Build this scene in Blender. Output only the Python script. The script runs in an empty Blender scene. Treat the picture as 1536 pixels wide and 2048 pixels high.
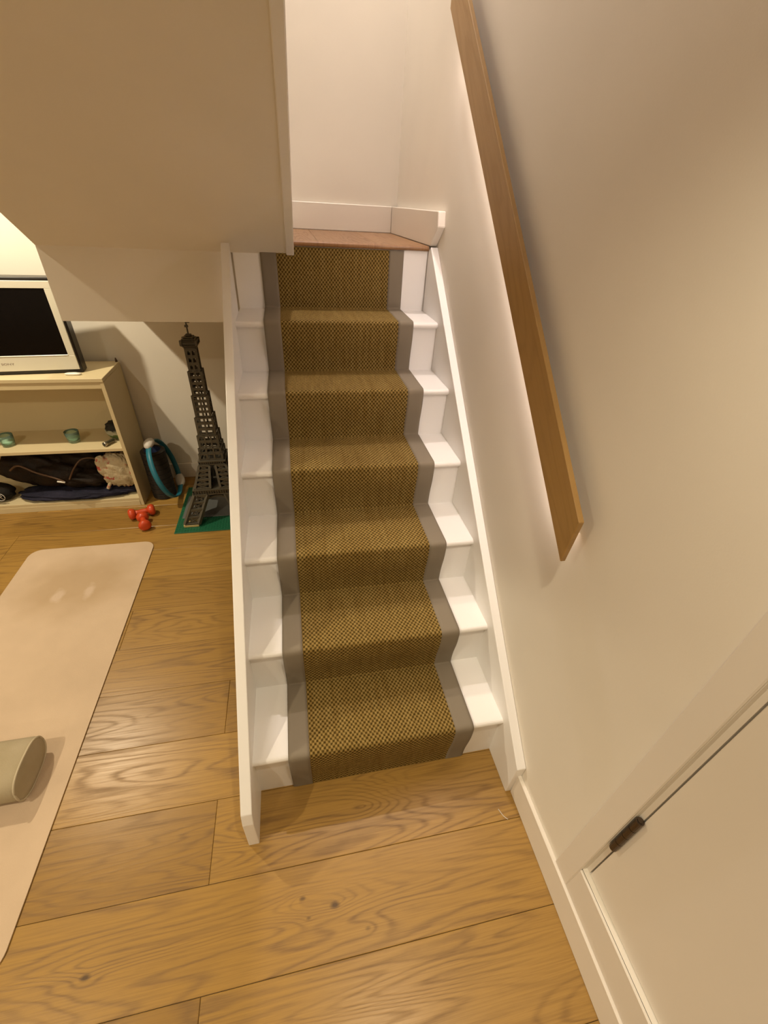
import bpy, bmesh, math, random
import numpy as np
from mathutils import Vector, Matrix

random.seed(7)
rng = np.random.default_rng(7)
scene = bpy.context.scene
COL = scene.collection

# ------------------------------------------------------------------ camera, world, lights, exposure
CAM = (0.20875, -0.67510, 1.62871)
YAW, PITCH, ROLL, FPX = 0.2276, 0.6243, 0.0615, 856.98
def cam_axes():
    f = Vector((math.sin(YAW)*math.cos(PITCH), math.cos(YAW)*math.cos(PITCH), -math.sin(PITCH)))
    r = Vector((math.cos(YAW), -math.sin(YAW), 0)); u = r.cross(f)
    return r*math.cos(ROLL)+u*math.sin(ROLL), -r*math.sin(ROLL)+u*math.cos(ROLL), f
cd = bpy.data.cameras.new('camera'); cam = bpy.data.objects.new('camera', cd); COL.objects.link(cam)
_r, _u, _f = cam_axes()
cam.matrix_world = Matrix(((_r.x, _u.x, -_f.x, CAM[0]), (_r.y, _u.y, -_f.y, CAM[1]), (_r.z, _u.z, -_f.z, CAM[2]), (0, 0, 0, 1)))
cd.sensor_fit = 'HORIZONTAL'; cd.sensor_width = 36; cd.lens = 36*FPX/1536; cd.clip_start = 0.02
scene.camera = cam

world = bpy.data.worlds.new('world'); scene.world = world; world.use_nodes = True
world.node_tree.nodes['Background'].inputs[0].default_value = (1, .85, .65, 1)
world.node_tree.nodes['Background'].inputs[1].default_value = 0.0

scene.view_settings.view_transform = 'Standard'; scene.view_settings.look = 'None'
scene.view_settings.gamma = 1; scene.view_settings.use_curve_mapping = False
scene.view_settings.exposure = 0.32

def spot(name, loc, power, color, radius=.03, size=150, blend=.6, aim=None):
    d = bpy.data.lights.new(name, 'SPOT'); d.energy = power; d.color = color
    d.shadow_soft_size = radius; d.spot_size = math.radians(size); d.spot_blend = blend
    o = bpy.data.objects.new(name, d); COL.objects.link(o); o.location = loc
    if aim is not None:
        o.rotation_euler = (Vector(aim)-Vector(loc)).to_track_quat('-Z', 'Y').to_euler()
    return o
WARM = (1.0, .86, .62)
PINK = (1.0, .87, .79)
# recessed ceiling downlights of the room (ceiling at 2.28 m), two added fill lamps, and the one above the stairwell
spot('downlight_or_fill', (-1.45, 1.38, 2.22), 88, WARM, size=145)
spot('downlight_or_fill', (-1.5, -.62, 2.24), 60, WARM, size=145)
spot('downlight_or_fill', (-2.9, -1.3, 2.24), 36, WARM, size=145)  # fill lamp added behind the camera for more bounce on the soffit
spot('downlight_or_fill', (-1.2, -2.4, 2.24), 36, WARM, size=145)  # second added fill behind the camera, lifts soffit and fascia
spot('downlight_or_fill', (.45, -.58, 2.24), 36, WARM, size=122, blend=1.0)
spot('stairwell_downlight', (.50, 1.90, 3.90), 105, PINK, radius=.035, size=140)

# ------------------------------------------------------------------ helpers
def newmesh(name, verts, faces, mat=None, parent=None, smooth=False):
    me = bpy.data.meshes.new(name); me.from_pydata([tuple(v) for v in verts], [], faces); me.update()
    return link(name, me, mat, parent, smooth)
def link(name, me, mat=None, parent=None, smooth=False):
    o = bpy.data.objects.new(name, me); COL.objects.link(o)
    if mat is not None and not me.materials: me.materials.append(mat)
    if parent is not None:
        o.parent = parent; o.matrix_parent_inverse = parent_inv(parent)
    if smooth and len(me.polygons): me.polygons.foreach_set('use_smooth', [True]*len(me.polygons))
    return o
def parent_inv(p):
    m = Matrix.Identity(4); q = p
    chain = []
    while q is not None: chain.append(q); q = q.parent
    for q in reversed(chain): m = m @ q.matrix_parent_inverse @ q.matrix_basis
    return m.inverted()
def bmobj(name, bm, mat=None, parent=None, smooth=False):
    me = bpy.data.meshes.new(name); bmesh.ops.recalc_face_normals(bm, faces=bm.faces); bm.to_mesh(me); bm.free()
    return link(name, me, mat, parent, smooth)
def bm_box(bm, x0, x1, y0, y1, z0, z1, bev=0.0, seg=1):
    vs = [bm.verts.new((x, y, z)) for x in (x0, x1) for y in (y0, y1) for z in (z0, z1)]
    fs = [bm.faces.new([vs[i] for i in q]) for q in ((0,1,3,2),(4,6,7,5),(0,4,5,1),(2,3,7,6),(0,2,6,4),(1,5,7,3))]
    if bev > 0:
        es = list({e for f in fs for e in f.edges})
        bmesh.ops.bevel(bm, geom=es, offset=bev, segments=seg, affect='EDGES', profile=.5)
def box(name, b, mat, parent=None, bev=0.0, seg=1):
    bm = bmesh.new(); bm_box(bm, *b, bev=bev, seg=seg); return bmobj(name, bm, mat, parent)
def boxes(name, bs, mat, parent=None, bev=0.0):
    bm = bmesh.new()
    for b in bs: bm_box(bm, *b, bev=bev)
    return bmobj(name, bm, mat, parent)
def prism_x(name, poly, x0, x1, mat, parent=None, bev=0.0, seg=1):
    """poly of (y,z), extruded along x"""
    bm = bmesh.new()
    a = [bm.verts.new((x0, y, z)) for y, z in poly]; b = [bm.verts.new((x1, y, z)) for y, z in poly]
    n = len(poly); fs = [bm.faces.new(a), bm.faces.new(b[::-1])]
    for i in range(n): fs.append(bm.faces.new([a[i], b[i], b[(i+1) % n], a[(i+1) % n]]))
    if bev: bmesh.ops.bevel(bm, geom=list(bm.edges), offset=bev, segments=seg, affect='EDGES', profile=.5)
    return bmobj(name, bm, mat, parent)
def bm_tube(bm, pts, rad, n=10, cap=True):
    pts = [Vector(p) for p in pts]; rings = []
    up = Vector((0, 0, 1))
    for i, p in enumerate(pts):
        t = (pts[min(i+1, len(pts)-1)]-pts[max(i-1, 0)]).normalized()
        ref = up if abs(t.dot(up)) < .95 else Vector((1, 0, 0))
        a = t.cross(ref).normalized(); b = t.cross(a)
        r = rad[i] if isinstance(rad, (list, tuple)) else rad
        rings.append([bm.verts.new(p+a*r*math.cos(2*math.pi*k/n)+b*r*math.sin(2*math.pi*k/n)) for k in range(n)])
    for i in range(len(rings)-1):
        for k in range(n): bm.faces.new([rings[i][k], rings[i][(k+1) % n], rings[i+1][(k+1) % n], rings[i+1][k]])
    if cap:
        bm.faces.new(rings[0][::-1]); bm.faces.new(rings[-1])
def tube(name, pts, rad, mat, parent=None, n=10):
    bm = bmesh.new(); bm_tube(bm, pts, rad, n); return bmobj(name, bm, mat, parent, True)
def lathe(name, prof, loc, mat, parent=None, n=24, smooth=True):
    """prof of (r,z) around a vertical axis at loc"""
    bm = bmesh.new(); rings = []
    for r, z in prof:
        rings.append([bm.verts.new((loc[0]+r*math.cos(2*math.pi*k/n), loc[1]+r*math.sin(2*math.pi*k/n), loc[2]+z)) for k in range(n)] if r > 1e-6 else [bm.verts.new((loc[0], loc[1], loc[2]+z))])
    for a, b in zip(rings, rings[1:]):
        for k in range(n):
            q = [a[k % len(a)], a[(k+1) % len(a)], b[(k+1) % len(b)], b[k % len(b)]]
            u = []
            for v in q:
                if v not in u: u.append(v)
            if len(u) > 2: bm.faces.new(u)
    return bmobj(name, bm, mat, parent, smooth)
def empty(name, loc=(0, 0, 0)):
    o = bpy.data.objects.new(name, None); COL.objects.link(o); o.location = loc; o.empty_display_size = .05
    return o
def tag(o, label=None, cat=None, group=None, kind=None):
    if label: o['label'] = label
    if cat: o['category'] = cat
    if group: o['group'] = group
    if kind: o['kind'] = kind
    return o
def st(o): o['kind'] = 'structure'; return o

# ------------------------------------------------------------------ materials
def mat(name, color, rough=.5, metal=0.0, spec=.5):
    m = bpy.data.materials.new(name); m.use_nodes = True
    b = m.node_tree.nodes['Principled BSDF']
    b.inputs['Base Color'].default_value = (*color, 1); b.inputs['Roughness'].default_value = rough
    b.inputs['Metallic'].default_value = metal; b.inputs['Specular IOR Level'].default_value = spec
    return m
class NT:
    def __init__(s, m): s.t = m.node_tree; s.b = s.t.nodes['Principled BSDF']
    def n(s, typ, **kw):
        o = s.t.nodes.new(typ)
        for k, v in kw.items(): setattr(o, k, v)
        return o
    def l(s, a, b): s.t.links.new(a, b)
    def val(s, sock, v):
        if hasattr(v, 'is_output'): s.l(v, sock)
        else: sock.default_value = v
    def math(s, op, a, b=None, c=None):
        o = s.n('ShaderNodeMath', operation=op); s.val(o.inputs[0], a)
        if b is not None: s.val(o.inputs[1], b)
        if c is not None: s.val(o.inputs[2], c)
        return o.outputs[0]
    def noise(s, vec, scale, detail=2, rough=.5, dist=0.0):
        o = s.n('ShaderNodeTexNoise'); s.l(vec, o.inputs['Vector'])
        o.inputs['Scale'].default_value = scale; o.inputs['Detail'].default_value = detail
        o.inputs['Roughness'].default_value = rough; o.inputs['Distortion'].default_value = dist
        return o.outputs[0]
    def xyz(s, x, y, z):
        o = s.n('ShaderNodeCombineXYZ')
        for i, v in enumerate((x, y, z)): s.val(o.inputs[i], v)
        return o.outputs[0]
    def sep(s, v):
        o = s.n('ShaderNodeSeparateXYZ'); s.l(v, o.inputs[0]); return o.outputs
    def ramp(s, f, stops):
        o = s.n('ShaderNodeValToRGB'); s.l(f, o.inputs[0]); e = o.color_ramp.elements
        while len(e) < len(stops): e.new(.5)
        for i, (p, c) in enumerate(stops): e[i].position = p; e[i].color = (*c, 1)
        return o.outputs[0]
    def mix(s, f, a, b, mode='MIX'):
        o = s.n('ShaderNodeMix', data_type='RGBA', blend_type=mode)
        s.val(o.inputs[0], f)
        for i, v in ((6, a), (7, b)):
            if hasattr(v, 'is_output'): s.l(v, o.inputs[i])
            else: o.inputs[i].default_value = (*v, 1)
        return o.outputs[2]
    def mapr(s, v, a, b, c=0, d=1):
        o = s.n('ShaderNodeMapRange'); s.l(v, o.inputs[0])
        for i, q in enumerate((a, b, c, d)): o.inputs[i+1].default_value = q
        return o.outputs[0]
    def bump(s, h, strength, dist=.01):
        o = s.n('ShaderNodeBump'); s.l(h, o.inputs['Height']); o.inputs['Strength'].default_value = strength
        o.inputs['Distance'].default_value = dist; s.l(o.outputs[0], s.b.inputs['Normal'])
    def color(s, c): s.l(c, s.b.inputs['Base Color'])

def paint(name, color, rough, bump=.06, scale=260, var=.03):
    m = mat(name, color, rough); t = NT(m)
    p = t.n('ShaderNodeNewGeometry').outputs['Position']
    n1 = t.noise(p, 1.7, 3, .6)
    t.color(t.mix(t.mapr(n1, .3, .7), tuple(c*(1-var) for c in color), tuple(min(1, c*(1+var)) for c in color)))
    t.bump(t.noise(p, scale, 2, .6), bump, .002)
    return m
M = {}
M['wall'] = paint('wall_paint', (.79, .745, .665), .75)
M['white'] = paint('white_gloss_paint', (.86, .845, .83), .35, .03, 120, .015)
M['door'] = paint('door_paint', (.76, .71, .64), .45, .03, 90, .02)
M['cream'] = paint('cream_board', (.64, .54, .33), .5, .02, 60, .03)
M['trim'] = paint('trim_paint', (.79, .735, .66), .45, .03, 90, .015)
M['dark'] = mat('dark_gap', (.03, .02, .012), .8)

KNOTS = [(.215, -.335, .045, .5, .6), (.125, -.305, .03, .4, .6), (.14, -.350, .022, .3, .6), (.30, -.400, .025, .25, .6),
         (.17, -.325, .105, 1.0, .22), (.33, -.105, .085, 1.2, .34), (.50, -.085, .06, -.6, .3), (-.02, -.12, .09, .7, .34),
         (-.35, .77, .06, .6, .3), (-.42, .33, .05, .7, .22), (.60, -.68, .06, .9, .4), (-.42, -.36, .035, .5, .5), (-.30, -.30, .08, .6, .2), (-.35, .10, .06, .5, .2)]
def oak(name, light, dark, tone=.25, world_knots=True, along='x', rough=.34, contrast=1.0):
    m = mat(name, light, rough); t = NT(m)
    x, y, z = t.sep(t.n('ShaderNodeNewGeometry').outputs['Position'])
    if along == 'y': x, y = y, x
    if along == 'yz':
        a = t.math('ADD', t.math('MULTIPLY', y, .75), t.math('MULTIPLY', z, .66)); y = t.math('ADD', t.math('MULTIPLY', z, .75), t.math('MULTIPLY', y, -.66)); x = a
    r = t.n('ShaderNodeObjectInfo').outputs['Random']
    px = t.math('MULTIPLY_ADD', r, 37.0, x); py = t.math('MULTIPLY_ADD', r, 11.0, y)
    v = t.xyz(t.math('MULTIPLY', px, .62), t.math('MULTIPLY', py, 5.6), t.math('MULTIPLY', r, 20.0))
    n1 = t.noise(v, 1.25, 2, .45, .25)
    field = n1; darkspot = None
    if world_knots:
        for kx, ky, kr, ks, ke in KNOTS:
            dx = t.math('MULTIPLY', t.math('SUBTRACT', x, kx), ke); dy = t.math('SUBTRACT', y, ky)
            d = t.math('SQRT', t.math('ADD', t.math('MULTIPLY', dx, dx), t.math('MULTIPLY', dy, dy)))
            g = t.math('POWER', 2.718, t.math('MULTIPLY', t.math('DIVIDE', d, kr), -1.0))
            field = t.math('MULTIPLY_ADD', g, .30*ks, field)
            if kr < .05 and ke >= .5:
                s = t.mapr(t.math('DIVIDE', d, kr*.24), .3, 1.0, min(1, 1.7*ks), 0)
                darkspot = s if darkspot is None else t.math('MAXIMUM', darkspot, s)
    wob = t.noise(t.xyz(t.math('MULTIPLY', px, 6), t.math('MULTIPLY', py, 30), r), 1.5, 3, .6)
    ph = t.math('ADD', t.math('MULTIPLY', field, 125.0), t.math('MULTIPLY', wob, 3.4))
    ring = t.math('MULTIPLY_ADD', t.math('SINE', ph), .5, .5)
    ring = t.math('POWER', ring, 3.2)
    fine = t.noise(t.xyz(t.math('MULTIPLY', px, 5), t.math('MULTIPLY', py, 210), r), 1.0, 4, .7)
    pore = t.mapr(fine, .42, .70)
    patch = t.mapr(t.noise(t.xyz(t.math('MULTIPLY', px, 1.3), t.math('MULTIPLY', py, 4), t.math('MULTIPLY', r, 7)), 1.4, 2, .5), .36, .62, .25, 1.0)
    f = t.math('ADD', t.math('MULTIPLY', t.math('MULTIPLY', ring, patch), .50*contrast), t.math('MULTIPLY', pore, .40*contrast))
    f = t.math('MINIMUM', f, 1.0)
    c = t.mix(f, light, dark)
    r2 = t.math('FRACT', t.math('MULTIPLY', r, 17.31))
    tn = t.mapr(r2, 0, 1, 1-tone, 1+tone*.35)
    c = t.mix(1.0, c, t.xyz(tn, t.math('POWER', tn, 1.15), t.math('POWER', tn, 1.5)), 'MULTIPLY')
    if darkspot is not None: c = t.mix(darkspot, c, (.05, .025, .01))
    t.color(c)
    t.l(t.mapr(f, 0, 1, rough-.02, rough+.16), t.b.inputs['Roughness'])
    t.bump(t.math('ADD', t.math('MULTIPLY', fine, .6), t.math('MULTIPLY', ring, .25)), .10, .002)
    return m
M['oak'] = oak('oak_floor', (.385, .222, .052), (.150, .074, .018), .20)
M['oak_rail'] = oak('oak_handrail', (.39, .232, .076), (.25, .14, .042), .05, False, 'yz', .4, .5)
M['oak_landing'] = oak('oak_landing', (.30, .155, .065), (.18, .085, .032), .15, False, 'y', .35, .8)

# ------------------------------------------------------------------ dimensions of the stair
G, RISE, W, NOS, R1 = .2385, .2, .8214, .018, .2269
WALLX = .853
def tz(k): return R1+(k-1)*RISE
YR = 6*G                    # plane of the top riser
ZL = 1.486                  # landing
YB = 2.12                   # back wall of the room
YBS = 2.255                 # back wall of the stairwell
XL = -.71                   # left side of the upper flight
XU = .245                   # right side of the upper flight
CEIL, TOP = 2.28, 4.2

# ------------------------------------------------------------------ room shell
DZ = .25; DY0, DY1, DTOP = -1.22, -.4435, 2.05
wr = bmesh.new()
for b in ((WALLX, .96, -.4335, YBS+.1, 0, TOP), (WALLX, .96, -3.1, DY0-.01, 0, TOP), (WALLX, .96, DY0-.01, -.4335, 0, DZ), (WALLX, .96, DY0-.01, -.4335, DTOP, TOP)):
    bm_box(wr, *b)
st(bmobj('wall_right', wr, M['wall']))
st(boxes('wall_back', [(-3.4, XL, YB, YBS, 0, CEIL), (XL, WALLX, YB, YBS, 0, 1.16)], M['wall']))
st(box('wall_stairwell_back', (XL, WALLX, YBS, YBS+.1, 0, TOP), M['wall']))
st(box('wall_left', (-3.5, -3.4, -3.1, YBS, 0, CEIL), M['wall']))
st(box('wall_front', (-3.5, WALLX, -3.2, -3.1, 0, CEIL), M['wall']))
st(boxes('ceiling', [(-3.4, XL, -3.1, YB, CEIL, CEIL+.1), (XL, WALLX, -3.1, -.04, CEIL, CEIL+.1), (XL, XU, -.04, .14, CEIL, CEIL+.1)], M['wall']))
st(boxes('wall_upper', [(XL-.1, XL, -.14, YBS, CEIL+.1, TOP), (XL, WALLX, -.14, -.04, CEIL+.1, TOP)], M['wall']))
st(box('ceiling_upper', (XL-.1, WALLX, -.14, YBS, TOP, TOP+.1), M['wall']))
# half landing box (its fascia hangs over the alcove with the tower) and the sloped soffit of the upper flight
st(boxes('wall_landing_fascia', [(XL, -.031, YR, YB, 1.168, 1.47), (-.031, WALLX, YR+.03, YB, 1.168, 1.45)], M['wall']))
SL = .66
def sof(y, d=0): return 1.435+SL*(YR-y)+d
poly = [(YR, sof(YR)), (-.04, sof(-.04)), (-.04, sof(-.04)+.30), (YR, sof(YR)+.30)]
st(prism_x('ceiling_soffit', poly, XL, XU-.032, M['wall']))
poly = [(YR+.005, sof(YR)-.010), (-.04, sof(-.04)-.010), (-.04, sof(-.04)+.36), (YR+.005, sof(YR)+.36)]
st(prism_x('trim_1', poly, XU-.032, XU, M['white'], bev=.003))
# first riser of the upper flight, going up from the landing
for i in range(4):
    y1 = YR+.25-.2385*i
    st(box('trim_%d' % (10+i), (XL, XU-.033, y1-.25, y1, ZL+.02+.2*i if i == 0 else sof(y1)+.26, ZL+.02+.2*(i+1)+.06), M['wall']))

# skirtings
def skirt(name, b): return st(box(name, b, M['trim'], bev=.003))
skirt('baseboard_right', (.839, WALLX, -3.1, -.147, 0, .119))
skirt('baseboard_back', (-3.4, -.031, YB-.014, YB, 0, .11))
skirt('baseboard_landing', (XU, W+.001, YBS-.015, YBS, ZL, 1.613))
st(prism_x('baseboard_landing_side', [(1.412, ZL+.001), (1.322, 1.560), (1.336, 1.613), (YBS-.015, 1.613), (YBS-.015, ZL)], W, WALLX, M['trim'], bev=.003))

# floor with separate oak planks
st(box('floor', (-3.4, WALLX, -3.1, YB, -.05, -.004), M['dark']))
floor = bpy.data.objects['floor']
PW = .2222
def plank(x0, x1, y0, y1, par, m, z1=0.0, z0=-.014, g=.0006, c=.0013, name='plank'):
    x0 += g; x1 -= g; y0 += g; y1 -= g
    vs = [(x0, y0, z0), (x1, y0, z0), (x1, y1, z0), (x0, y1, z0),
          (x0, y0, z1-c*.6), (x1, y0, z1-c*.6), (x1, y1, z1-c*.6), (x0, y1, z1-c*.6),
          (x0+c, y0+c, z1), (x1-c, y0+c, z1), (x1-c, y1-c, z1), (x0+c, y1-c, z1)]
    fs = [(0, 3, 2, 1), (8, 9, 10, 11)]
    for i in range(4):
        j = (i+1) % 4; fs += [(i, j, 4+j, 4+i), (4+i, 4+j, 8+j, 8+i)]
    return newmesh(name, vs, fs, m, par)
PL = 2.1
for k in range(-14, 10):
    y0 = -.003+k*PW; y1 = y0+PW
    if k % 2: base = -.140+(.009 if k == -3 else 0)
    else: base = -1.38
    if k in (3, 5, 7): base = (-.62, -2.0, .35)[(k-3)//2]
    if k in (-2, 0, 2, 4): base = (-1.15, -1.6, -.95, -1.8)[(k+2)//2]
    cuts = sorted({round(c, 4) for c in [base+i*PL for i in range(-3, 4)] if -3.4 < c < WALLX-.02})
    xs = [-3.4]+cuts+[WALLX-.002]
    for a, b in zip(xs, xs[1:]):
        if b-a > .02: plank(a, b, max(y0, -3.1), min(y1, YB-.002), floor, M['oak'])

# door with frame in the right wall
FR = .846; DF = .866
dr = st(box('door_1', (DF, DF+.04, DY0, DY1-.0028, DZ+.002, DTOP-.004), M['door'], bev=.0012))
hin = M['hinge'] = mat('bronzed_metal', (.10, .075, .055), .38, .85)
bm = bmesh.new()
for a, b in ((.440, .478), (.480, .518), (.520, .558), (.560, .598)):
    bm_tube(bm, [(.858, -.4432, a), (.858, -.4432, b)], .0085, 14)
bm_tube(bm, [(.858, -.4432, .437), (.858, -.4432, .601)], .0055, 10)
hg = bmobj('hinge', bm, hin, dr, False); hg['label'] = 'dark bronzed barrel hinge'
st(boxes('trim_2', [(FR, WALLX+.0005, -.433, -.378, .119, DTOP+.07)], M['door'], bev=.002))            # architrave upright
st(boxes('trim_3', [(FR, WALLX+.0005, DY0-.07, -.4331, .119, DZ)], M['door'], bev=.002))               # bottom rail
st(boxes('trim_4', [(DF-.0, .95, -.4434, -.4331, DZ, DTOP)], M['door']))                                # lining
st(box('trim_5', (WALLX, .925, DY0, DY1+.0103, DZ-.03, DZ-.0001), M['white']))
st(boxes('trim_6', [(FR, WALLX+.0005, DY0-.07, -.4331, DTOP, DTOP+.07), (FR, WALLX+.0005, DY0-.07, DY0-.005, DZ, DTOP)], M['door'], bev=.002))

# ------------------------------------------------------------------ staircase
stair = tag(empty('staircase', (W/2, 0, 0)), 'white painted straight staircase with oak landing edge, rising along the right wall', 'staircase')
for k in range(1, 7):
    y0 = (k-1)*G-NOS; y1 = k*G+.012; z = tz(k)
    n = 8; prof = [(y1, z), (y1, z-.024)]
    rr = .012
    for i in range(n+1):
        a = -math.pi/2-math.pi*i/n
        prof.append((y0+rr+rr*math.cos(a), z-.012+rr*math.sin(a)))
    prism_x('tread', prof, -.0005, W+.0005, M['white'], stair)
for k in range(1, 8):
    zb = 0 if k == 1 else tz(k-1)-.001
    zt = tz(k)-.022 if k < 7 else ZL-.019
    y = (k-1)*G
    box('riser', (-.0004, W+.0004, y, y+.012, zb, zt), M['white'], stair)
def lz(y): return .175+.865*(y+.15)
def rz(y): return .172+.853*(y+.152)
ye = 1.352
s = prism_x('string', [(-.150, 0), (-.147, lz(-.150)-.03), (-.136, lz(-.136)), (ye, lz(ye)), (ye, lz(ye)-.33), (.235, 0)], -.032, 0, M['white'], stair, bev=.0025, seg=2)
s = prism_x('string', [(-.146, 0), (-.152, rz(-.152)), (1.392, rz(1.392)-.004), (1.425, ZL-.02), (1.43, 1.10), (.2, 0)], W, WALLX-.0005, M['white'], stair, bev=.0025, seg=2)
# oak landing: nosing and boards
prof = [(YR+.045, ZL), (YR+.045, ZL-.019)]
for i in range(7):
    a = -math.pi/2-math.pi*i/6
    prof.append((YR-.018+.009+.0095*math.cos(a), ZL-.0095+.0095*math.sin(a)))
prism_x('landing_nosing', prof, XU+.001, W-.0005, M['oak_landing'], stair)
for a, b in ((XU+.001, .346), (.346, .60), (.60, W)):
    plank(a, b, YR+.045, YBS-.016, stair, M['oak_landing'], z1=ZL, z0=ZL-.019, name='landing_board')

# stair runner: one dense woven strip following the steps
NL = .007
path = [(-NL, .002)]
def bez(p0, p1, p2, p3, n=24):
    return [tuple((1-t)**3*a+3*(1-t)**2*t*b+3*(1-t)*t*t*c+t**3*d for a, b, c, d in zip(p0, p1, p2, p3)) for t in [i/n for i in range(n+1)]]
for k in range(1, 8):
    yb = (k-1)*G-NL; zb = .002 if k == 1 else tz(k-1)+NL
    yn = (k-1)*G-NOS
    if k == 7:
        path += [(yb, zb+.004), (yb, ZL-.021)]; break
    z = tz(k)
    path += bez((yb, zb+.003), (yb, zb+.09), (yn-NL-.001, z-.10), (yn-NL, z-.014))
    path += bez((yn-NL, z-.014), (yn-NL, z+.001), (yn-.001, z+NL+.001), (yn+.016, z+NL), 10)
    path += [(yn+.06, z+NL-.0005), (k*G-NL-.010, z+NL), (k*G-NL-.004, z+.0050), (k*G-NL-.0005, z+.0068)]
path = np.array(path)
def resample(P, step):
    d = np.r_[0, np.cumsum(np.hypot(*np.diff(P, axis=0).T))]
    keep = np.r_[True, np.diff(d) > 1e-7]; P = P[keep]; d = d[keep]
    n = int(d[-1]/step); s_ = np.linspace(0, d[-1], n+1)
    Q = np.stack([np.interp(s_, d, P[:, 0]), np.interp(s_, d, P[:, 1])], 1)
    T = np.gradient(Q, axis=0); T /= np.linalg.norm(T, axis=1)[:, None]
    # normal to the outside (towards -y / up)
    N = np.stack([-T[:, 1], T[:, 0]], 1)
    return Q, N, s_
def strip_mesh(name, xs, Q, N, s_, H, m, parent, closed_edges=.0025):
    """grid over (xs, path) with height H[i,j] along the normal; edge skirts go down to the step"""
    nx, ns = len(xs), len(s_)
    X = np.concatenate([[xs[0]], xs, [xs[-1]]]); Hh = np.concatenate([np.full((ns, 1), -closed_edges), H, np.full((ns, 1), -closed_edges)], 1)
    nx += 2
    V = np.empty((ns, nx, 3)); V[..., 0] = X[None]; V[..., 1] = Q[:, None, 0]+N[:, None, 0]*Hh; V[..., 2] = Q[:, None, 1]+N[:, None, 1]*Hh
    i = np.arange(ns-1)[:, None]*nx+np.arange(nx-1)[None]
    F = np.stack([i, i+1, i+nx+1, i+nx], -1).reshape(-1, 4)
    me = bpy.data.meshes.new(name); me.vertices.add(ns*nx); me.vertices.foreach_set('co', V.reshape(-1))
    me.loops.add(len(F)*4); me.loops.foreach_set('vertex_index', F.reshape(-1))
    me.polygons.add(len(F)); me.polygons.foreach_set('loop_start', np.arange(len(F))*4)
    me.polygons.foreach_set('use_smooth', np.ones(len(F), bool))
    uv = me.uv_layers.new(name='UVMap')
    U = np.stack(np.broadcast_arrays(X[None], s_[:, None]), -1).reshape(-1, 2)
    uv.data.foreach_set('uv', U[F.reshape(-1)].reshape(-1).astype(np.float32))
    me.update(); me.validate()
    return link(name, me, m, parent)
# weave material: staggered dark and light loops in runner coordinates
CELL = .0142
m = M['sisal'] = mat('sisal_weave', (.3, .18, .06), .85, 0, .15); t = NT(m)
uvv = t.n('ShaderNodeUVMap').outputs[0]
u_, v_, _ = t.sep(uvv)
wv = t.noise(t.xyz(t.math('MULTIPLY', u_, 1), t.math('MULTIPLY', v_, 1), 0.0), 160, 2, .6)
uu = t.math('ADD', u_, t.mapr(wv, 0, 1, -.0034, .0034)); vv = t.math('ADD', v_, t.mapr(wv, 0, 1, -.0026, .0026))
a = t.math('COSINE', t.math('MULTIPLY', uu, 2*math.pi/CELL)); b = t.math('COSINE', t.math('MULTIPLY', vv, 2*math.pi/CELL*.82))
chk = t.math('MULTIPLY_ADD', t.math('MULTIPLY', a, b), .5, .5)
nz1 = t.noise(t.xyz(u_, v_, 0.0), 420, 2, .7)
col = t.ramp(t.math('ADD', chk, t.mapr(nz1, 0, 1, -.22, .22)), [(.10, (.052, .031, .005)), (.45, (.168, .111, .027)), (.80, (.318, .220, .074))])
strk = t.noise(t.xyz(t.math('MULTIPLY', u_, 60), t.math('MULTIPLY', v_, 4), 3.0), 1.0, 2, .6)
col = t.mix(t.mapr(strk, .35, .75), col, t.mix(1.0, col, (.80, .74, .60), 'MULTIPLY'))
t.color(col); t.bump(t.noise(t.xyz(u_, v_, 0.0), 700, 2, .7), .35, .002)
m = M['grey_cloth'] = mat('grey_cotton_tape', (.235, .18, .13), .85, 0, .2); t = NT(m)
u_, v_, _ = t.sep(t.n('ShaderNodeUVMap').outputs[0])
nn = t.noise(t.xyz(t.math('MULTIPLY', u_, 1), t.math('MULTIPLY', v_, 3), 0.0), 900, 2, .7)
t.color(t.mix(nn, (.185, .155, .115), (.26, .22, .165))); t.bump(nn, .3, .001)
runner = tag(empty('stair_runner', (.41, 0, 0)), 'ochre woven sisal stair runner with grey cloth borders, laid down the white stairs', 'carpet')
XB = (.107, .172, .648, .713)
Q, N, S = resample(path, .0024)
xs = np.linspace(XB[1]-.002, XB[2]+.002, int((XB[2]-XB[1])/.0024))
H = .0011*np.cos(2*np.pi*xs/CELL)[None]*np.cos(2*np.pi*S*.82/CELL)[:, None]+rng.normal(0, .00016, (len(S), len(xs)))
fo = strip_mesh('woven_field', xs, Q, N, S, H, M['sisal'], runner)
Q2, N2, S2 = resample(path, .006)
for a, b in ((XB[0], XB[1]), (XB[2], XB[3])):
    xs2 = np.linspace(a, b, 7); Hb = np.full((len(S2), 7), .0016); Hb[:, 0] = .0; Hb[:, -1] = .0
    if a == XB[0]: Hb[:, -1] = .0012
    else: Hb[:, 0] = .0012
    strip_mesh('cloth_border', xs2, Q2, N2, S2, Hb, M['grey_cloth'], runner)

# ------------------------------------------------------------------ handrail board
xf, xbk = .800, .8138
RB = [(-.015, .955), (-.027, 1.081)]
sl = .8715
y2 = 1.364
rail = tag(empty('handrail', (.81, .7, 1.5)), 'flat oak board handrail slanting up the right wall, standing off it', 'handrail')
prism_x('rail_board', [(-.015, .955), (-.026, 1.080), (y2-.002, 1.080+sl*(y2+.024)), (y2, .955+sl*(y2+.015))], xf, xbk, M['oak_rail'], rail, bev=.0015)
M['bracket'] = mat('bracket_metal', (.5, .48, .45), .4, .9)
for yb in (.22, .68, 1.14):
    zb = .955+sl*(yb+.015)+.028
    box('wall_bracket', (xbk-.001, WALLX+.002, yb-.012, yb+.012, zb-.012, zb+.012), M['bracket'], rail, bev=.002)

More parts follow.
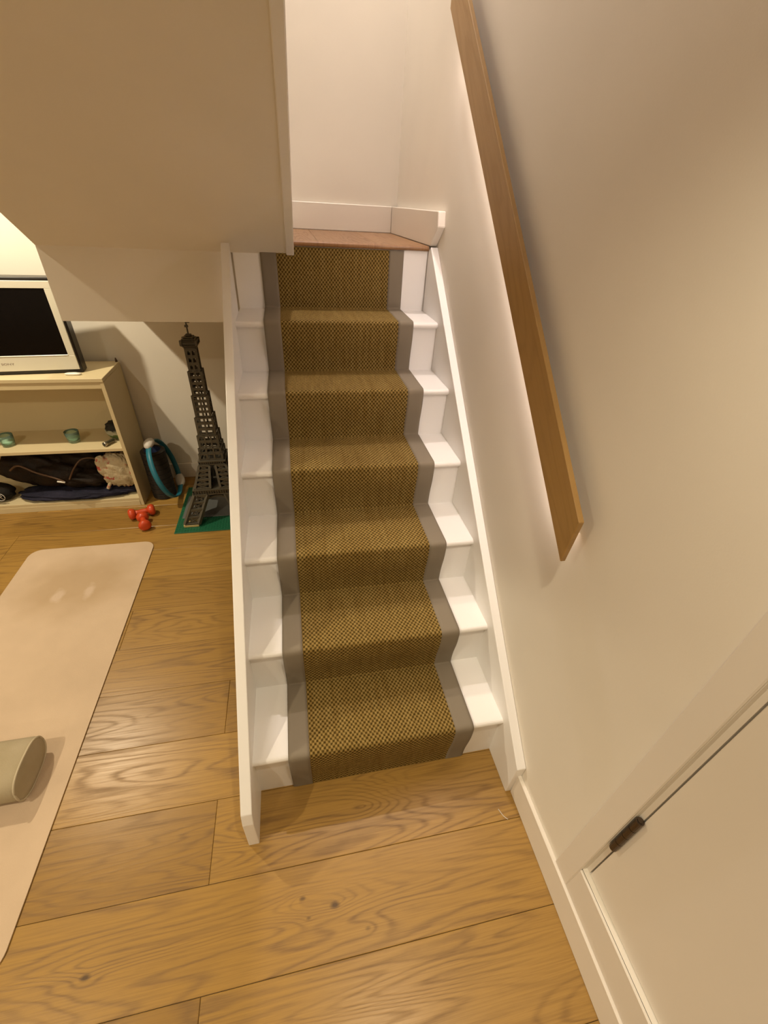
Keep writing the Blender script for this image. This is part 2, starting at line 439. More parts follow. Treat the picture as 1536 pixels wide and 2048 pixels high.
def slope_box(nm, x0, x1, o0, o1, y0, y1, mt):
    f = lambda y, o: (y, .955+sl*(y+.015)+o)
    return prism_x(nm, [f(y0, o0), f(y0, o1), f(y1, o1), f(y1, o0)], x0, x1, mt, rail)
slope_box('added_light_shield', xbk+.0005, .846, .027, .035, .03, y2-.05, M['bracket'])  # unseen shield, added to stop the strip's glow spilling upward
M['led'] = mat('led_strip', (.9, .85, .8), .5)
eb = M['led'].node_tree.nodes['Principled BSDF']; eb.inputs['Emission Color'].default_value = (1, .84, .76, 1); eb.inputs['Emission Strength'].default_value = 34.0
lo = slope_box('led_strip', .824, .842, .024, .0268, .04, y2-.06, M['led']); lo['label'] = 'glowing light strip behind the board'

# ------------------------------------------------------------------ yoga mat and bolster
m = M['mat'] = mat('mat_foam', (.60, .46, .35), .8, 0, .2); t = NT(m)
p = t.n('ShaderNodeNewGeometry').outputs['Position']; x, y, z = t.sep(p)
n1 = t.noise(p, 3.2, 3, .6)
c = t.mix(t.mapr(n1, .35, .68), (.63, .485, .345), (.555, .425, .30))
d1 = t.math('SQRT', t.math('ADD', t.math('POWER', t.math('MULTIPLY', t.math('SUBTRACT', x, -.93), .8), 2.0), t.math('POWER', t.math('SUBTRACT', y, 1.10), 2.0)))
d1 = t.math('ADD', d1, t.mapr(t.noise(p, 7, 2, .5), 0, 1, -.09, .09))
c = t.mix(t.mapr(d1, .10, .26, .75, 0), c, (.46, .33, .20))
for sx, sy in ((-.86, 1.045), (-.99, 1.03)):
    d2 = t.math('SQRT', t.math('ADD', t.math('POWER', t.math('SUBTRACT', x, sx), 2.0), t.math('POWER', t.math('MULTIPLY', t.math('SUBTRACT', y, sy), .5), 2.0)))
    d2 = t.math('ADD', d2, t.mapr(t.noise(p, 22, 2, .5), 0, 1, -.018, .018))
    c = t.mix(t.mapr(d2, .012, .03, .6, 0), c, (.66, .53, .42))
t.color(c); t.bump(t.noise(p, 420, 2, .6), .25, .002)
M['mat_edge'] = mat('mat_underside', (.12, .07, .035), .8)
def rrect(x0, x1, y0, y1, r, n=8):
    out = []
    for cx, cy, a0 in ((x1-r, y1-r, 0), (x0+r, y1-r, 90), (x0+r, y0+r, 180), (x1-r, y0+r, 270)):
        for i in range(n+1):
            a = math.radians(a0+90*i/n); out.append((cx+r*math.cos(a), cy+r*math.sin(a)))
    return out
def slab(name, loop, z0, z1, mt, parent=None, bev=0):
    bm = bmesh.new()
    a = [bm.verts.new((x, y, z0)) for x, y in loop]; b = [bm.verts.new((x, y, z1)) for x, y in loop]
    bm.faces.new(a[::-1]); top = bm.faces.new(b)
    for i in range(len(loop)): bm.faces.new([a[i], a[(i+1) % len(a)], b[(i+1) % len(a)], b[i]])
    if bev: bmesh.ops.bevel(bm, geom=list(top.edges), offset=bev, segments=2, affect='EDGES', profile=.5)
    return bmobj(name, bm, mt, parent)
ym = tag(empty('yoga_mat', (-.94, .54, 0)), 'worn pinkish beige yoga mat lying on the oak floor left of the stairs', 'mat')
slab('mat_top', rrect(-1.252, -.632, -.325, 1.405, .055), .0022, .0055, M['mat'], ym, .0012)
slab('mat_base', rrect(-1.251, -.633, -.324, 1.404, .055), 0.0003, .0022, M['mat_edge'], ym)

m = M['bolster'] = mat('bolster_cotton', (.40, .33, .22), .9, 0, .15); t = NT(m)
p = t.n('ShaderNodeNewGeometry').outputs['Position']
nn = t.noise(p, 500, 2, .7); n2 = t.noise(p, 9, 3, .5)
t.color(t.mix(t.mapr(n2, .3, .7), (.37, .31, .20), (.43, .365, .255))); t.bump(t.math('ADD', nn, t.math('MULTIPLY', n2, 2.5)), .35, .002)
M['piping'] = mat('piping_cotton', (.50, .43, .30), .85)
bol = tag(empty('bolster', (-1.05, .17, .006)), 'greyish beige cotton yoga bolster with piped end, lying on the mat', 'cushion')
def stad(cy, cz, hy, hz, n=40, e=2.6):
    o = []
    for i in range(n):
        a = 2*math.pi*i/n; c, s_ = math.cos(a), math.sin(a)
        o.append((cy+hy*math.copysign(abs(c)**(2/e), c), cz+hz*math.copysign(abs(s_)**(2/e), s_)))
    return o
BX, BY, BZ, BHY, BHZ = -.735, .172, .0655, .094, .060
bm = bmesh.new(); rings = []
prev = None
for i, fx in enumerate([0, .004, .012, .03, .08, .2, .35, .5, .6, .645, .66, .668, .672]):
    e_ = min(fx, .672-fx); k = .965 if e_ < .002 else (.985 if e_ < .006 else 1.0)
    rings.append([bm.verts.new((BX-fx, y+.002*math.sin(9*fx+y*30), max(z, .0057))) for y, z in stad(BY, BZ, BHY*k, BHZ*k)])
for a, b in zip(rings, rings[1:]):
    for i in range(40): bm.faces.new([a[i], a[(i+1) % 40], b[(i+1) % 40], b[i]])
cover = bmobj('cover', bm, M['bolster'], bol, True)
for sx, xx, nm in ((1, BX, 'end_panel'), (-1, BX-.672, 'end_panel')):
    bm = bmesh.new(); rr = []
    for k, off in ((.965, 0), (.9, .003), (.6, .006), (.25, .0075)):
        rr.append([bm.verts.new((xx+sx*off, y, max(z, .0058))) for y, z in stad(BY, BZ, BHY*k, BHZ*k)])
    for a, b in zip(rr, rr[1:]):
        for i in range(40): bm.faces.new([a[i], a[(i+1) % 40], b[(i+1) % 40], b[i]])
    bm.faces.new(rr[-1]); bmobj(nm, bm, M['bolster'], bol, True)
    pts = [(xx+sx*.0005, y, max(z, .0085)) for y, z in stad(BY, BZ, BHY*.985, BHZ*.985)]
    tube('piping', pts+[pts[0]], .0036, M['piping'], cover, 6)

# ------------------------------------------------------------------ bookcase
BX1, BX0, BYF, BYK, BH = -.779, -1.98, 1.79, 2.09, .809
bc = tag(empty('bookcase', ((BX0+BX1)/2, (BYF+BYK)/2, 0)), 'low cream bookcase standing against the back wall with a television on it', 'bookcase')
for xa, xb in ((BX0, BX0+.019), (BX1-.019, BX1)):
    box('side_panel', (xa, xb, BYF, BYK, 0, BH-.0205), M['cream'], bc, bev=.001)
box('top_board', (BX0, BX1, BYF-.003, BYK, BH-.02, BH), M['cream'], bc, bev=.0015)
box('top_rail', (BX0+.0195, BX1-.0195, BYF+.002, BYF+.018, BH-.056, BH-.0205), M['cream'], bc, bev=.001)
box('shelf', (BX0+.0195, BX1-.0195, BYF+.004, BYK-.012, .381, .400), M['cream'], bc, bev=.001)
box('bottom_board', (BX0+.0195, BX1-.0195, BYF+.0, BYK-.012, .037, .056), M['cream'], bc, bev=.001)
box('plinth', (BX0+.0195, BX1-.0195, BYF-.002, BYF+.016, 0, .0365), M['cream'], bc, bev=.001)
box('back_panel', (BX0+.0195, BX1-.0195, BYK-.0115, BYK-.004, .0, BH-.0205), M['cream'], bc)

# television
M['silver'] = mat('silver_white_plastic', (.70, .68, .58), .35)
M['blackp'] = mat('black_plastic', (.012, .010, .010), .3)
M['screen'] = mat('dark_screen', (.004, .003, .003), .15, 0, .15)
M['chrome'] = mat('pale_trim', (.85, .83, .76), .25)
tv = tag(empty('television', (-.897, 1.888, BH)), 'flat television with silver white bezel and black rim on the cream bookcase', 'television')
tv.rotation_euler = (0, 0, math.radians(5.07))
TM = tv.matrix_basis.copy()
def tvpart(o): o.matrix_parent_inverse = Matrix.Identity(4); return o
TW, TH = .70, .452
def tbox(nm, b, mt, bev=0, par=None):
    o = box(nm, b, mt, None, bev); o.parent = par or tv; return o
rim = tbox('rim', (-TW, 0, .004, .075, .0005, TH), M['blackp'], .004)
bz = bmesh.new()
for b in ((-TW+.011, -.011, -.004, .006, .020, .092), (-TW+.011, -.011, -.004, .006, TH-.046, TH-.014), (-TW+.011, -TW+.042, -.004, .006, .0921, TH-.0461), (-.042, -.011, -.004, .006, .0921, TH-.0461)):
    bm_box(bz, *b, bev=.0015)
bezel = bmobj('bezel', bz, M['silver']); bezel.parent = tv
tbox('screen', (-TW+.04, -.04, .0005, .0045, .09, TH-.044), M['screen'])
tbox('screen_ledge', (-TW+.0425, -.0415, -.006, .004, .0925, .0965), M['chrome'], .001)
cu = bpy.data.curves.new('logo', 'FONT'); cu.body = 'SONY'; cu.size = .0185; cu.extrude = .0004; cu.align_x = 'CENTER'; cu.align_y = 'CENTER'
to = bpy.data.objects.new('tmp_logo', cu); COL.objects.link(to)
bpy.context.view_layer.update()
me = bpy.data.meshes.new_from_object(to.evaluated_get(bpy.context.evaluated_depsgraph_get()))
bpy.data.objects.remove(to); bpy.data.curves.remove(cu)
me.transform(Matrix.Translation((-.323, -.0043, .056)) @ Matrix.Rotation(math.radians(90), 4, 'X') @ Matrix.Diagonal((1.15, .8, 1, 1)))
M['logo'] = mat('grey_print', (.30, .24, .20), .5)
lg = link('brand_lettering', me, M['logo']); lg.parent = bezel; lg['label'] = 'grey maker lettering'

# blobs for soft things
def blob(c, r, seed, amp=.12, e=2.4, nu=40, nv=24, fold=0.0, zmin=None, ymin=None, xmax=None):
    g = np.random.default_rng(seed); V = []
    ph = g.uniform(0, 6.28, 12); fr = g.uniform(1.5, 5, (12, 3))
    for j in range(nv+1):
        ph_ = math.pi*j/nv
        for i in range(nu):
            th = 2*math.pi*i/nu
            d = np.array([math.sin(ph_)*math.cos(th), math.sin(ph_)*math.sin(th), math.cos(ph_)])
            q = np.sign(d)*np.abs(d)**(2/e); q /= max(1e-6, (np.abs(q)**e).sum()**(1/e))
            n = sum(math.sin(fr[k]@d*2+ph[k]) for k in range(12))/12
            f = sum(abs(math.sin(fr[k]@d*3.5+ph[k])) for k in range(6))/6-.6
            V.append(np.array(c)+q*np.array(r)*(1+amp*n*2+fold*f))
    V = np.array(V)
    if zmin is not None: V[:, 2] = np.maximum(V[:, 2], zmin)
    if ymin is not None: V[:, 1] = np.maximum(V[:, 1], ymin)
    if xmax is not None: V[:, 0] = np.minimum(V[:, 0], xmax)
    F = [(j*nu+i, (j+1)*nu+i, (j+1)*nu+(i+1) % nu, j*nu+(i+1) % nu) for j in range(nv) for i in range(nu)]
    return [tuple(v) for v in V], F
def soft(name, blobs, mt, parent=None):
    V, F = [], []
    for v, f in blobs:
        o = len(V); V += v; F += [tuple(o+i for i in q) for q in f]
    return newmesh(name, V, F, mt, parent, True)
def cloth(name, a, b, rough=.85, sc=12):
    m = mat(name, a, rough, 0, .2); t = NT(m)
    p = t.n('ShaderNodeNewGeometry').outputs['Position']
    n = t.noise(p, sc, 3, .6); t.color(t.mix(t.mapr(n, .3, .7), a, b)); t.bump(t.noise(p, 40, 3, .6), .5, .01)
    return m
M['leather'] = cloth('brown_leather', (.008, .005, .003), (.020, .011, .006), .6)
M['strap'] = mat('tan_strap', (.085, .042, .018), .55)
M['navy'] = cloth('navy_cloth', (.010, .010, .020), (.026, .025, .046), .8)
M['blackc'] = cloth('black_cloth', (.010, .009, .008), (.020, .017, .014), .85)
M['print'] = mat('white_print', (.62, .60, .55), .6)
nav = soft('folded_jacket', [blob((-1.15, 1.890, .080), (.325, .104, .024), 3, .12, 2.2, fold=.30, zmin=.0565), blob((-.92, 1.915, .082), (.115, .09, .024), 9, .08, 3, zmin=.0565, xmax=-.80)], M['navy'])
tag(nav, 'dark navy jacket folded flat on the bottom shelf beneath the brown bag', 'jacket')
hb = tag(empty('handbag', (-1.25, 1.97, .13)), 'dark brown leather bag with tan straps slumped on the bottom shelf', 'bag')
soft('bag_body', [blob((-1.38, 1.965, .215), (.190, .085, .108), 5, .12, 2.3, fold=.18, zmin=.106), blob((-1.13, 1.985, .220), (.14, .075, .120), 6, .16, 2.2, fold=.2, zmin=.106),
    blob((-1.00, 2.015, .205), (.14, .05, .105), 16, .12, 2.2, fold=.15, zmin=.106, xmax=-.80), blob((-1.10, 1.915, .155), (.15, .085, .058), 17, .14, 2.2, fold=.2, zmin=.106), blob((-1.25, 1.93, .185), (.15, .09, .075), 8, .10, 2.4, fold=.2, zmin=.106)], M['leather'], hb)
def bezier3(pts, n=18):
    P = [Vector(p) for p in pts]; out = []
    for i in range(len(P)-1):
        p0 = P[max(i-1, 0)]; p1 = P[i]; p2 = P[i+1]; p3 = P[min(i+2, len(P)-1)]
        for k in range(n):
            t_ = k/n
            out.append(.5*((2*p1)+(-p0+p2)*t_+(2*p0-5*p1+4*p2-p3)*t_*t_+(-p0+3*p1-3*p2+p3)*t_**3))
    return out+[P[-1]]
tube('strap', bezier3([(-1.46, 1.862, .25), (-1.40, 1.852, .285), (-1.32, 1.842, .24), (-1.24, 1.836, .205), (-1.19, 1.832, .175)], 8), .006, M['strap'], hb, 8)
tube('strap', bezier3([(-1.16, 1.835, .185), (-1.12, 1.845, .25), (-1.07, 1.868, .30), (-1.01, 1.885, .295), (-.99, 1.885, .25)], 8), .005, M['strap'], hb, 8)
tube('buckle', [(-1.225, 1.829, .180), (-1.185, 1.827, .172)], .005, M['chrome'], hb, 8)
cap = tag(empty('cap', (-1.56, 1.87, .057)), 'black cloth cap with a round white emblem at the left end of the bottom shelf', 'cap')
soft('crown', [blob((-1.585, 1.872, .105), (.085, .062, .052), 12, .05, 2.3, zmin=.057)], M['blackc'], cap)
bm = bmesh.new()
def onfront(a, r): return (-1.543+r*math.cos(a), 1.8035, .108+r*math.sin(a))
bm_tube(bm, [onfront(2*math.pi*i/24, .024) for i in range(25)], .002, 6)
for pq in ([(-.012, -.014), (-.006, .012), (.004, .014), (.010, .006), (.002, -.001), (.013, -.015)], [(-.010, -.002), (.002, -.001)]):
    bm_tube(bm, [(-1.543+a, 1.8035, .108+b) for a, b in pq], .0019, 6)
bmobj('emblem', bm, M['print'], cap, True)
# cream tote with red print
m = M['tote'] = mat('printed_cotton', (.55, .45, .33), .9, 0, .15); t = NT(m)
p = t.n('ShaderNodeNewGeometry').outputs['Position']; x, y, z = t.sep(p)
band = t.math('GREATER_THAN', t.math('SINE', t.math('MULTIPLY', t.math('ADD', z, t.math('MULTIPLY', x, .25)), 105.0)), .15)
let = t.math('GREATER_THAN', t.noise(t.xyz(t.math('MULTIPLY', x, 75), t.math('MULTIPLY', y, 20), t.math('MULTIPLY', z, 34)), 1.0, 1, .5), .53)
big = t.mapr(t.noise(p, 14, 1, .5), .42, .5)
c = t.mix(t.mapr(t.noise(p, 20, 3, .6), .3, .7), (.54, .46, .31), (.44, .37, .24))
t.color(t.mix(t.math('MULTIPLY', t.math('MULTIPLY', band, let), t.math('MULTIPLY', big, .9)), c, (.45, .06, .055)))
t.bump(t.noise(p, 35, 3, .6), .6, .01)
tt = tag(empty('tote_bag', (-.90, 1.875, .13)), 'crumpled cream cotton tote with red printed lettering on the bottom shelf', 'bag')
soft('bag_body', [blob((-.888, 1.862, .222), (.090, .045, .108), 21, .10, 2.8, fold=.40, zmin=.110, xmax=-.8)], M['tote'], tt)
soft('turned_flap', [blob((-.955, 1.838, .265), (.034, .018, .068), 23, .10, 2.4, fold=.15)], M['tote'], tt)
tube('handle', bezier3([(-.935, 1.845, .165), (-.955, 1.835, .135), (-.968, 1.828, .112)], 6), [.011]*6+[.010]*6+[.009], M['tote'], tt, 8)

# glass tealight holders, pouch and torch on the middle shelf
gl = M['glass'] = mat('green_glass', (.62, .86, .76), .08); gl.node_tree.nodes['Principled BSDF'].inputs['Transmission Weight'].default_value = .9
gl.node_tree.nodes['Principled BSDF'].inputs['IOR'].default_value = 1.22
M['wax'] = mat('pale_wax', (.55, .62, .50), .5)
for lx, ly, lab in ((-1.412, 1.885, 'pale green glass tealight holder on the shelf, below the lettering on the television'), (-1.083, 1.905, 'pale green glass tealight holder in the middle of the shelf, near the green pouch')):
    h = tag(empty('tealight_holder', (lx, ly, .4005)), lab, 'candle holder', 'glass tealight holders on the shelf')
    lathe('glass_cup', [(0, 0), (.026, 0), (.030, .004), (.035, .034), (.037, .066), (.0345, .066), (.032, .034), (.027, .012), (0, .012)], (lx, ly, .4005), M['glass'], h)
    lathe('candle', [(0, .0125), (.024, .0125), (.024, .024), (0, .025)], (lx, ly, .4005), M['wax'], h, 16)
m = M['pouch'] = mat('pouch_fabric', (.05, .08, .02), .8); t = NT(m)
p = t.n('ShaderNodeNewGeometry').outputs['Position']; x, y, z = t.sep(p)
q = t.math('ADD', z, t.mapr(t.noise(p, 30, 2, .5), 0, 1, -.03, .03))
t.color(t.ramp(t.mapr(q, .40, .53), [(.0, (.05, .085, .02)), (.30, (.09, .13, .03)), (.36, (.42, .40, .32)), (.46, (.30, .30, .22)), (.52, (.012, .012, .008)), (1.0, (.02, .017, .010))]))
t.bump(t.noise(p, 60, 3, .6), .6, .008)
po = soft('pouch', [blob((-.858, 1.935, .455), (.050, .050, .056), 31, .10, 2.2, fold=.15, zmin=.4003, xmax=-.7995)], M['pouch'])
tag(po, 'small dark and green cloth pouch at the right end of the bookcase shelf', 'pouch')
M['steel'] = mat('brushed_steel', (.42, .39, .33), .3, .9)
to = tag(empty('torch', (-.88, 1.845, .414)), 'short steel torch lying in front of the green pouch on the shelf', 'torch')
a = Vector((-.897, 1.818, .4145)); b = Vector((-.862, 1.876, .4145)); d = (b-a)
tube('barrel', [a, a+d*.25, a+d*.26, b], [.0138, .0138, .012, .012], M['steel'], to, 16)
tube('lens', [a-d*.012, a+d*.004], .0105, M['blackp'], to, 16)
pp = soft('folded_paper', [blob((-.935, 1.850, .8155), (.040, .012, .0070), 41, .08, 2.5, nu=24, nv=12, zmin=.8093)], M['chrome'])
tag(pp, 'small white folded paper lying before the television on the bookcase top', 'paper')
pg = lathe('wooden_peg', [(0, 0), (.007, 0), (.006, .010), (.003, .022), (0, .024)], (-.790, 2.078, BH), M['strap'], None, 12)
tag(pg, 'tiny brown wooden peg at the back right corner of the bookcase top', 'peg')

# ------------------------------------------------------------------ foam roller and pilates ring
m = M['foam'] = mat('black_foam', (.018, .014, .010), .75); 
M['bluein'] = mat('blue_foam_core', (.010, .03, .13), .6)
fr = tag(empty('foam_roller', (-.678, 1.90, 0)), 'black ridged foam roller standing on end between bookcase and brick tower', 'foam roller')
RR = .070
prof = [(.0, .001), (RR-.008, .001), (RR, .006)]
for i in range(9):
    z0 = .012+i*.0345; prof += [(RR, z0), (RR, z0+.027), (RR-.004, z0+.029), (RR-.004, z0+.0335)]
prof += [(RR, .325), (RR-.006, .330), (RR-.022, .330), (RR-.024, .30)]
lathe('sleeve', prof, (-.678, 1.90, 0), M['foam'], fr, 36, False)
lathe('core', [(RR-.0225, .328), (RR-.030, .328), (RR-.031, .25), (0, .25)], (-.678, 1.90, 0), M['bluein'], fr, 30)
# pilates ring
M['teal'] = mat('teal_rubber', (.012, .155, .23), .45)
M['padw'] = mat('pale_pad', (.55, .52, .47), .5)
ring = tag(empty('pilates_ring', (-.56, 1.89, .0)), 'teal blue pilates ring with pale grey pads leaning over the foam roller', 'exercise ring')
rc = Vector((-.630, 1.888, .200)); up_ = Vector((-.25, .0, .968)).normalized(); sd = Vector((-.04, 1, .0)); sd = (sd-up_*sd.dot(up_)).normalized(); nrm = up_.cross(sd)
RRD = .186
def rp(a, r=RRD): return rc+up_*(r*math.cos(a))+sd*(r*math.sin(a))
bm = bmesh.new(); nseg = 72; ringsv = []
for i in range(nseg):
    a = 2*math.pi*i/nseg; row = []
    for dr_, dn in ((-.0035, -.015), (.0035, -.015), (.0055, 0), (.0035, .015), (-.0035, .015), (-.0055, 0)):
        row.append(bm.verts.new(rp(a, RRD+dr_)+nrm*dn))
    ringsv.append(row)
for i in range(nseg):
    for k in range(6): bm.faces.new([ringsv[i][k], ringsv[i][(k+1) % 6], ringsv[(i+1) % nseg][(k+1) % 6], ringsv[(i+1) % nseg][k]])
bmobj('hoop', bm, M['teal'], ring, True)
for ac in (math.radians(-4), math.radians(146)):
    bm = bmesh.new(); rows = []
    for i in range(13):
        f = (i-6)/6; a = ac+f*.27; h_ = math.sqrt(max(0, 1-f*f)); row = []
        for k in range(12):
            b_ = 2*math.pi*k/12
            row.append(bm.verts.new(rp(a, RRD+.006+.023*(h_+.02)*math.cos(b_))+nrm*(.031*(h_+.02)*math.sin(b_))))
        rows.append(row)
    for a_, b_ in zip(rows, rows[1:]):
        for k in range(12): bm.faces.new([a_[k], a_[(k+1) % 12], b_[(k+1) % 12], b_[k]])
    bm.faces.new(rows[0]); bm.faces.new(rows[-1][::-1])
    bmobj('pad', bm, M['padw'], ring, True)

# ------------------------------------------------------------------ dumbbells
M['red'] = mat('red_vinyl', (.56, .06, .014), .35)
def dumbbell(a, b, lab):
    a = Vector(a); b = Vector(b); d = (b-a).normalized(); L = (b-a).length
    o = tag(empty('dumbbell', tuple((a+b)/2)), lab, 'dumbbell', 'small red dumbbells on the floor')
    R_ = .035
    tube('handle', [a+d*.01, a+d*L*.3, a+d*L*.5, a+d*L*.7, b-d*.01], [.019, .016, .017, .016, .019], M['red'], o, 14)
    for c, s_ in ((a, -1), (b, 1)):
        tube('head', [c+d*s_*t_ for t_ in (-.020, -.017, -.008, .006, .016, .021, .0215)], [.018, .026, .0315, R_, .029, .019, .004], M['red'], o, 20)
dumbbell((-.806, 1.645, .0351), (-.708, 1.680, .0351), 'red vinyl dumbbell lying along the bookcase front')
dumbbell((-.708, 1.525, .0351), (-.738, 1.602, .0351), 'red vinyl dumbbell lying end-on, nearest the yoga mat')

# ------------------------------------------------------------------ brick-built lattice tower model
M['brick'] = mat('dark_grey_toy_brick', (.075, .066, .048), .4)
M['brick2'] = mat('grey_toy_plate', (.13, .135, .13), .38)
M['green'] = mat('green_baseplate', (.012, .115, .055), .4)
M['tan'] = mat('tan_toy_brick', (.55, .42, .17), .4)
tx, ty = -.293, 1.710
tw = tag(empty('lattice_tower_model', (tx, ty, 0)), 'tall dark grey toy brick lattice tower model on a green baseplate beside the stairs', 'model')
# studded baseplate
bp = box('baseplate', (-.543, -.043, 1.46, 1.96, 0, .006), M['green'], tw, bev=.001)
bm = bmesh.new()
for i in range(31):
    for j in range(31):
        cx, cy = -.535+i*.0161, 1.468+j*.0161
        if abs(cx-tx) < .235 and 1.60 < cy < 1.85: continue
        r_ = [bm.verts.new((cx+.0048*math.cos(k*math.pi/4), cy+.0048*math.sin(k*math.pi/4), .006)) for k in range(8)]
        q_ = [bm.verts.new((v.co.x, v.co.y, .0078)) for v in r_]
        bm.faces.new(q_)
        for k in range(8): bm.faces.new([r_[k], r_[(k+1) % 8], q_[(k+1) % 8], q_[k]])
sd_ = bmobj('stud_field', bm, M['green'], bp); sd_['kind'] = 'stuff'
box('paving_plate', (tx-.228, tx+.228, 1.60, 1.845, .006, .010), M['brick2'], tw, bev=.0008)
def bar(bm, p, q, w):
    p, q = Vector(p), Vector(q); t_ = (q-p).normalized(); ref = Vector((0, 0, 1)) if abs(t_.z) < .9 else Vector((1, 0, 0))
    a_ = t_.cross(ref).normalized()*w/2; b_ = t_.cross(a_).normalized()*w/2
    v = [bm.verts.new(p+s1*a_+s2*b_) for s1, s2 in ((-1, -1), (1, -1), (1, 1), (-1, 1))]+[bm.verts.new(q+s1*a_+s2*b_) for s1, s2 in ((-1, -1), (1, -1), (1, 1), (-1, 1))]
    for f_ in ((0, 3, 2, 1), (4, 5, 6, 7), (0, 1, 5, 4), (1, 2, 6, 5), (2, 3, 7, 6), (3, 0, 4, 7)): bm.faces.new([v[i] for i in f_])
def leg(name, sx, sy, o0, s0, z0, o1, s1, z1, n, w=.009, slat=.012):
    """leaning square lattice leg: four chords, horizontal slats and diagonals"""
    bm = bmesh.new()
    def c(t_, ax, ay):
        o_ = o0+(o1-o0)*t_; s_ = s0+(s1-s0)*t_
        return Vector((tx+sx*(o_+ax*s_), ty+sy*(o_+ay*s_), z0+(z1-z0)*t_))
    cs = ((-1, -1), (1, -1), (1, 1), (-1, 1))
    for a_ in cs: bar(bm, c(0, *a_), c(1, *a_), w)
    for i in range(n+1):
        t_ = i/n
        for k in range(4): bar(bm, c(t_, *cs[k]), c(t_, *cs[(k+1) % 4]), slat if i % 2 == 0 else slat*.7)
    for i in range(n):
        for k in range(4):
            p_, q_ = cs[k], cs[(k+1) % 4]
            bar(bm, c(i/n, *p_), c((i+1)/n, *q_), .005); bar(bm, c(i/n, *q_), c((i+1)/n, *p_), .005)
    return bmobj(name, bm, M['brick'], tw)
for sx in (-1, 1):
    for sy in (-1, 1):
        box('pier_foot', (tx+sx*.160-.043, tx+sx*.160+.043, ty+sy*.160-.043, ty+sy*.160+.043, .0062, .022), M['tan'], tw, bev=.002)
        leg('lower_leg', sx, sy, .156, .038, .022, .086, .036, .176, 4, .018, .016)
        leg('upper_leg', sx, sy, .072, .043, .216, .045, .028, .345, 5, .013, .013)
# arches between the feet
for ax in range(4):
    bm = bmesh.new(); pts = []
    for i in range(17):
        a_ = math.pi*i/16; u_ = .118*math.cos(a_); h_ = .045+.108*math.sin(a_)
        off = .168-.085*(h_-.02)/.16
        P_ = {0: (u_, -off), 1: (off, u_), 2: (u_, off), 3: (-off, u_)}[ax]
        pts.append(Vector((tx+P_[0], ty+P_[1], h_)))
    for p_, q_ in zip(pts, pts[1:]): bar(bm, p_, q_, .011)
    for p_ in pts[2:-2:2]:
        bar(bm, p_, Vector((p_.x, p_.y, .178)), .005)
    bmobj('arch', bm, M['brick'], tw)
def deck(name, h, z0, z1, n):
    bm = bmesh.new()
    bm_box(bm, tx-h, tx+h, ty-h, ty+h, z0, z0+.010); bm_box(bm, tx-h-.004, tx+h+.004, ty-h-.004, ty+h+.004, z1-.007, z1)
    hh = h-.006
    bm_box(bm, tx-hh, tx+hh, ty-hh, ty+hh, z0+.010, z1-.007)
    for i in range(n+1):
        u_ = -h+2*h*i/n
        for p_ in ((u_, -h), (u_, h), (-h, u_), (h, u_)): bm_box(bm, tx+p_[0]-.002, tx+p_[0]+.002, ty+p_[1]-.002, ty+p_[1]+.002, z0+.01, z1-.007)
    return bmobj(name, bm, M['brick'], tw)
deck('first_platform', .124, .176, .214, 18)
deck('second_platform', .071, .345, .374, 12)
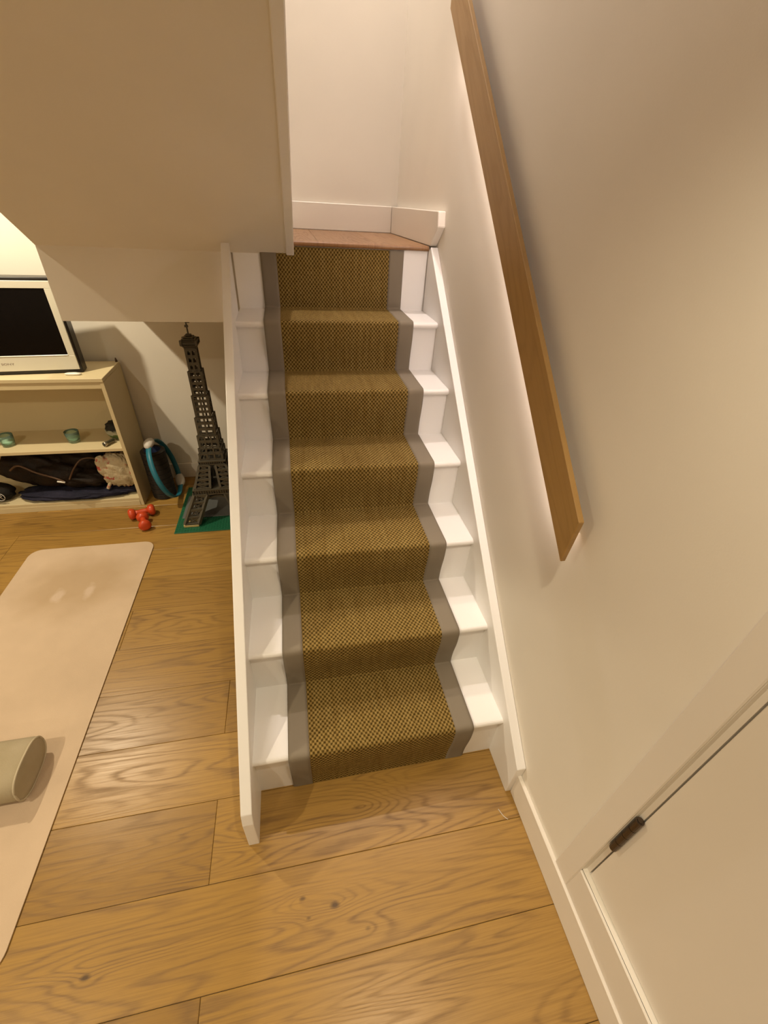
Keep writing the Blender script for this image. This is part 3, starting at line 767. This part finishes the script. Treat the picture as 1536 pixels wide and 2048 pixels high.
def hollow(name, h, z0, z1, nw, npanes):
    """hollow square shaft with window openings"""
    bm = bmesh.new(); th = .007
    H_ = (z1-z0)/nw
    for s_ in (-1, 1):
        for fx in (0, 1):
            for k in range(npanes+1):
                u_ = -h+th/2+(2*h-th)*k/npanes; w_ = th/2*1.25+.0015*(k in (0, npanes))
                if fx == 0: bm_box(bm, tx+u_-w_, tx+u_+w_, ty+s_*(h-th/2)-th/2, ty+s_*(h-th/2)+th/2, z0, z1)
                elif 0 < k < npanes: bm_box(bm, tx+s_*(h-th/2)-th/2, tx+s_*(h-th/2)+th/2, ty+u_-w_, ty+u_+w_, z0, z1)
            for i in range(nw+1):
                zc = z0+H_*i; ww = H_*.22 if 0 < i < nw else H_*.22
                if fx == 0: bm_box(bm, tx-h+.002, tx+h-.002, ty+s_*(h-th/2)-th/2+.001, ty+s_*(h-th/2)+th/2-.001, max(z0, zc-ww), min(z1, zc+ww))
                else: bm_box(bm, tx+s_*(h-th/2)-th/2+.001, tx+s_*(h-th/2)+th/2-.001, ty-h+th, ty+h-th, max(z0, zc-ww), min(z1, zc+ww))
    return bmobj(name, bm, M['brick'], tw)
for z0, z1, h, nw, npn in ((.374, .418, .064, 1, 3), (.418, .450, .060, 1, 3), (.450, .525, .054, 2, 3), (.525, .628, .047, 3, 2), (.628, .750, .040, 4, 2), (.750, .876, .0335, 4, 2), (.876, .985, .0265, 3, 2)):
    hollow('shaft_stage', h, z0, z1-.0003, nw, npn)
bm = bmesh.new()
for h, z0, z1 in ((.030, .985, .994), (.034, .994, 1.001), (.041, 1.001, 1.007), (.036, 1.007, 1.020), (.041, 1.020, 1.026), (.033, 1.026, 1.034), (.024, 1.034, 1.043), (.014, 1.043, 1.052)):
    bm_box(bm, tx-h, tx+h, ty-h, ty+h, z0, z1, bev=.003)
for sx in (-1, 1):
    for sy in (-1, 1): bm_box(bm, tx+sx*.036-.006, tx+sx*.036+.006, ty+sy*.036-.006, ty+sy*.036+.006, 1.004, 1.030, bev=.002)
bmobj('crown', bm, M['brick'], tw)
bm = bmesh.new()
bm_tube(bm, [(tx, ty, 1.05), (tx, ty, 1.112)], [.0045, .003], 8)
bm_box(bm, tx-.009, tx+.007, ty-.006, ty+.006, 1.084, 1.093); bm_box(bm, tx-.004, tx+.017, ty-.003, ty+.003, 1.104, 1.110)
bmobj('spire', bm, M['brick'], tw)

# ------------------------------------------------------------------ thread scrap on the floor
th = tube('thread_scrap', bezier3([(.776, -.192, .0012), (.781, -.205, .0014), (.786, -.215, .0012), (.796, -.226, .0012)], 5), .0011, M['print'], None, 6)
tag(th, 'small white thread scrap on the oak floor near the skirting', 'thread')
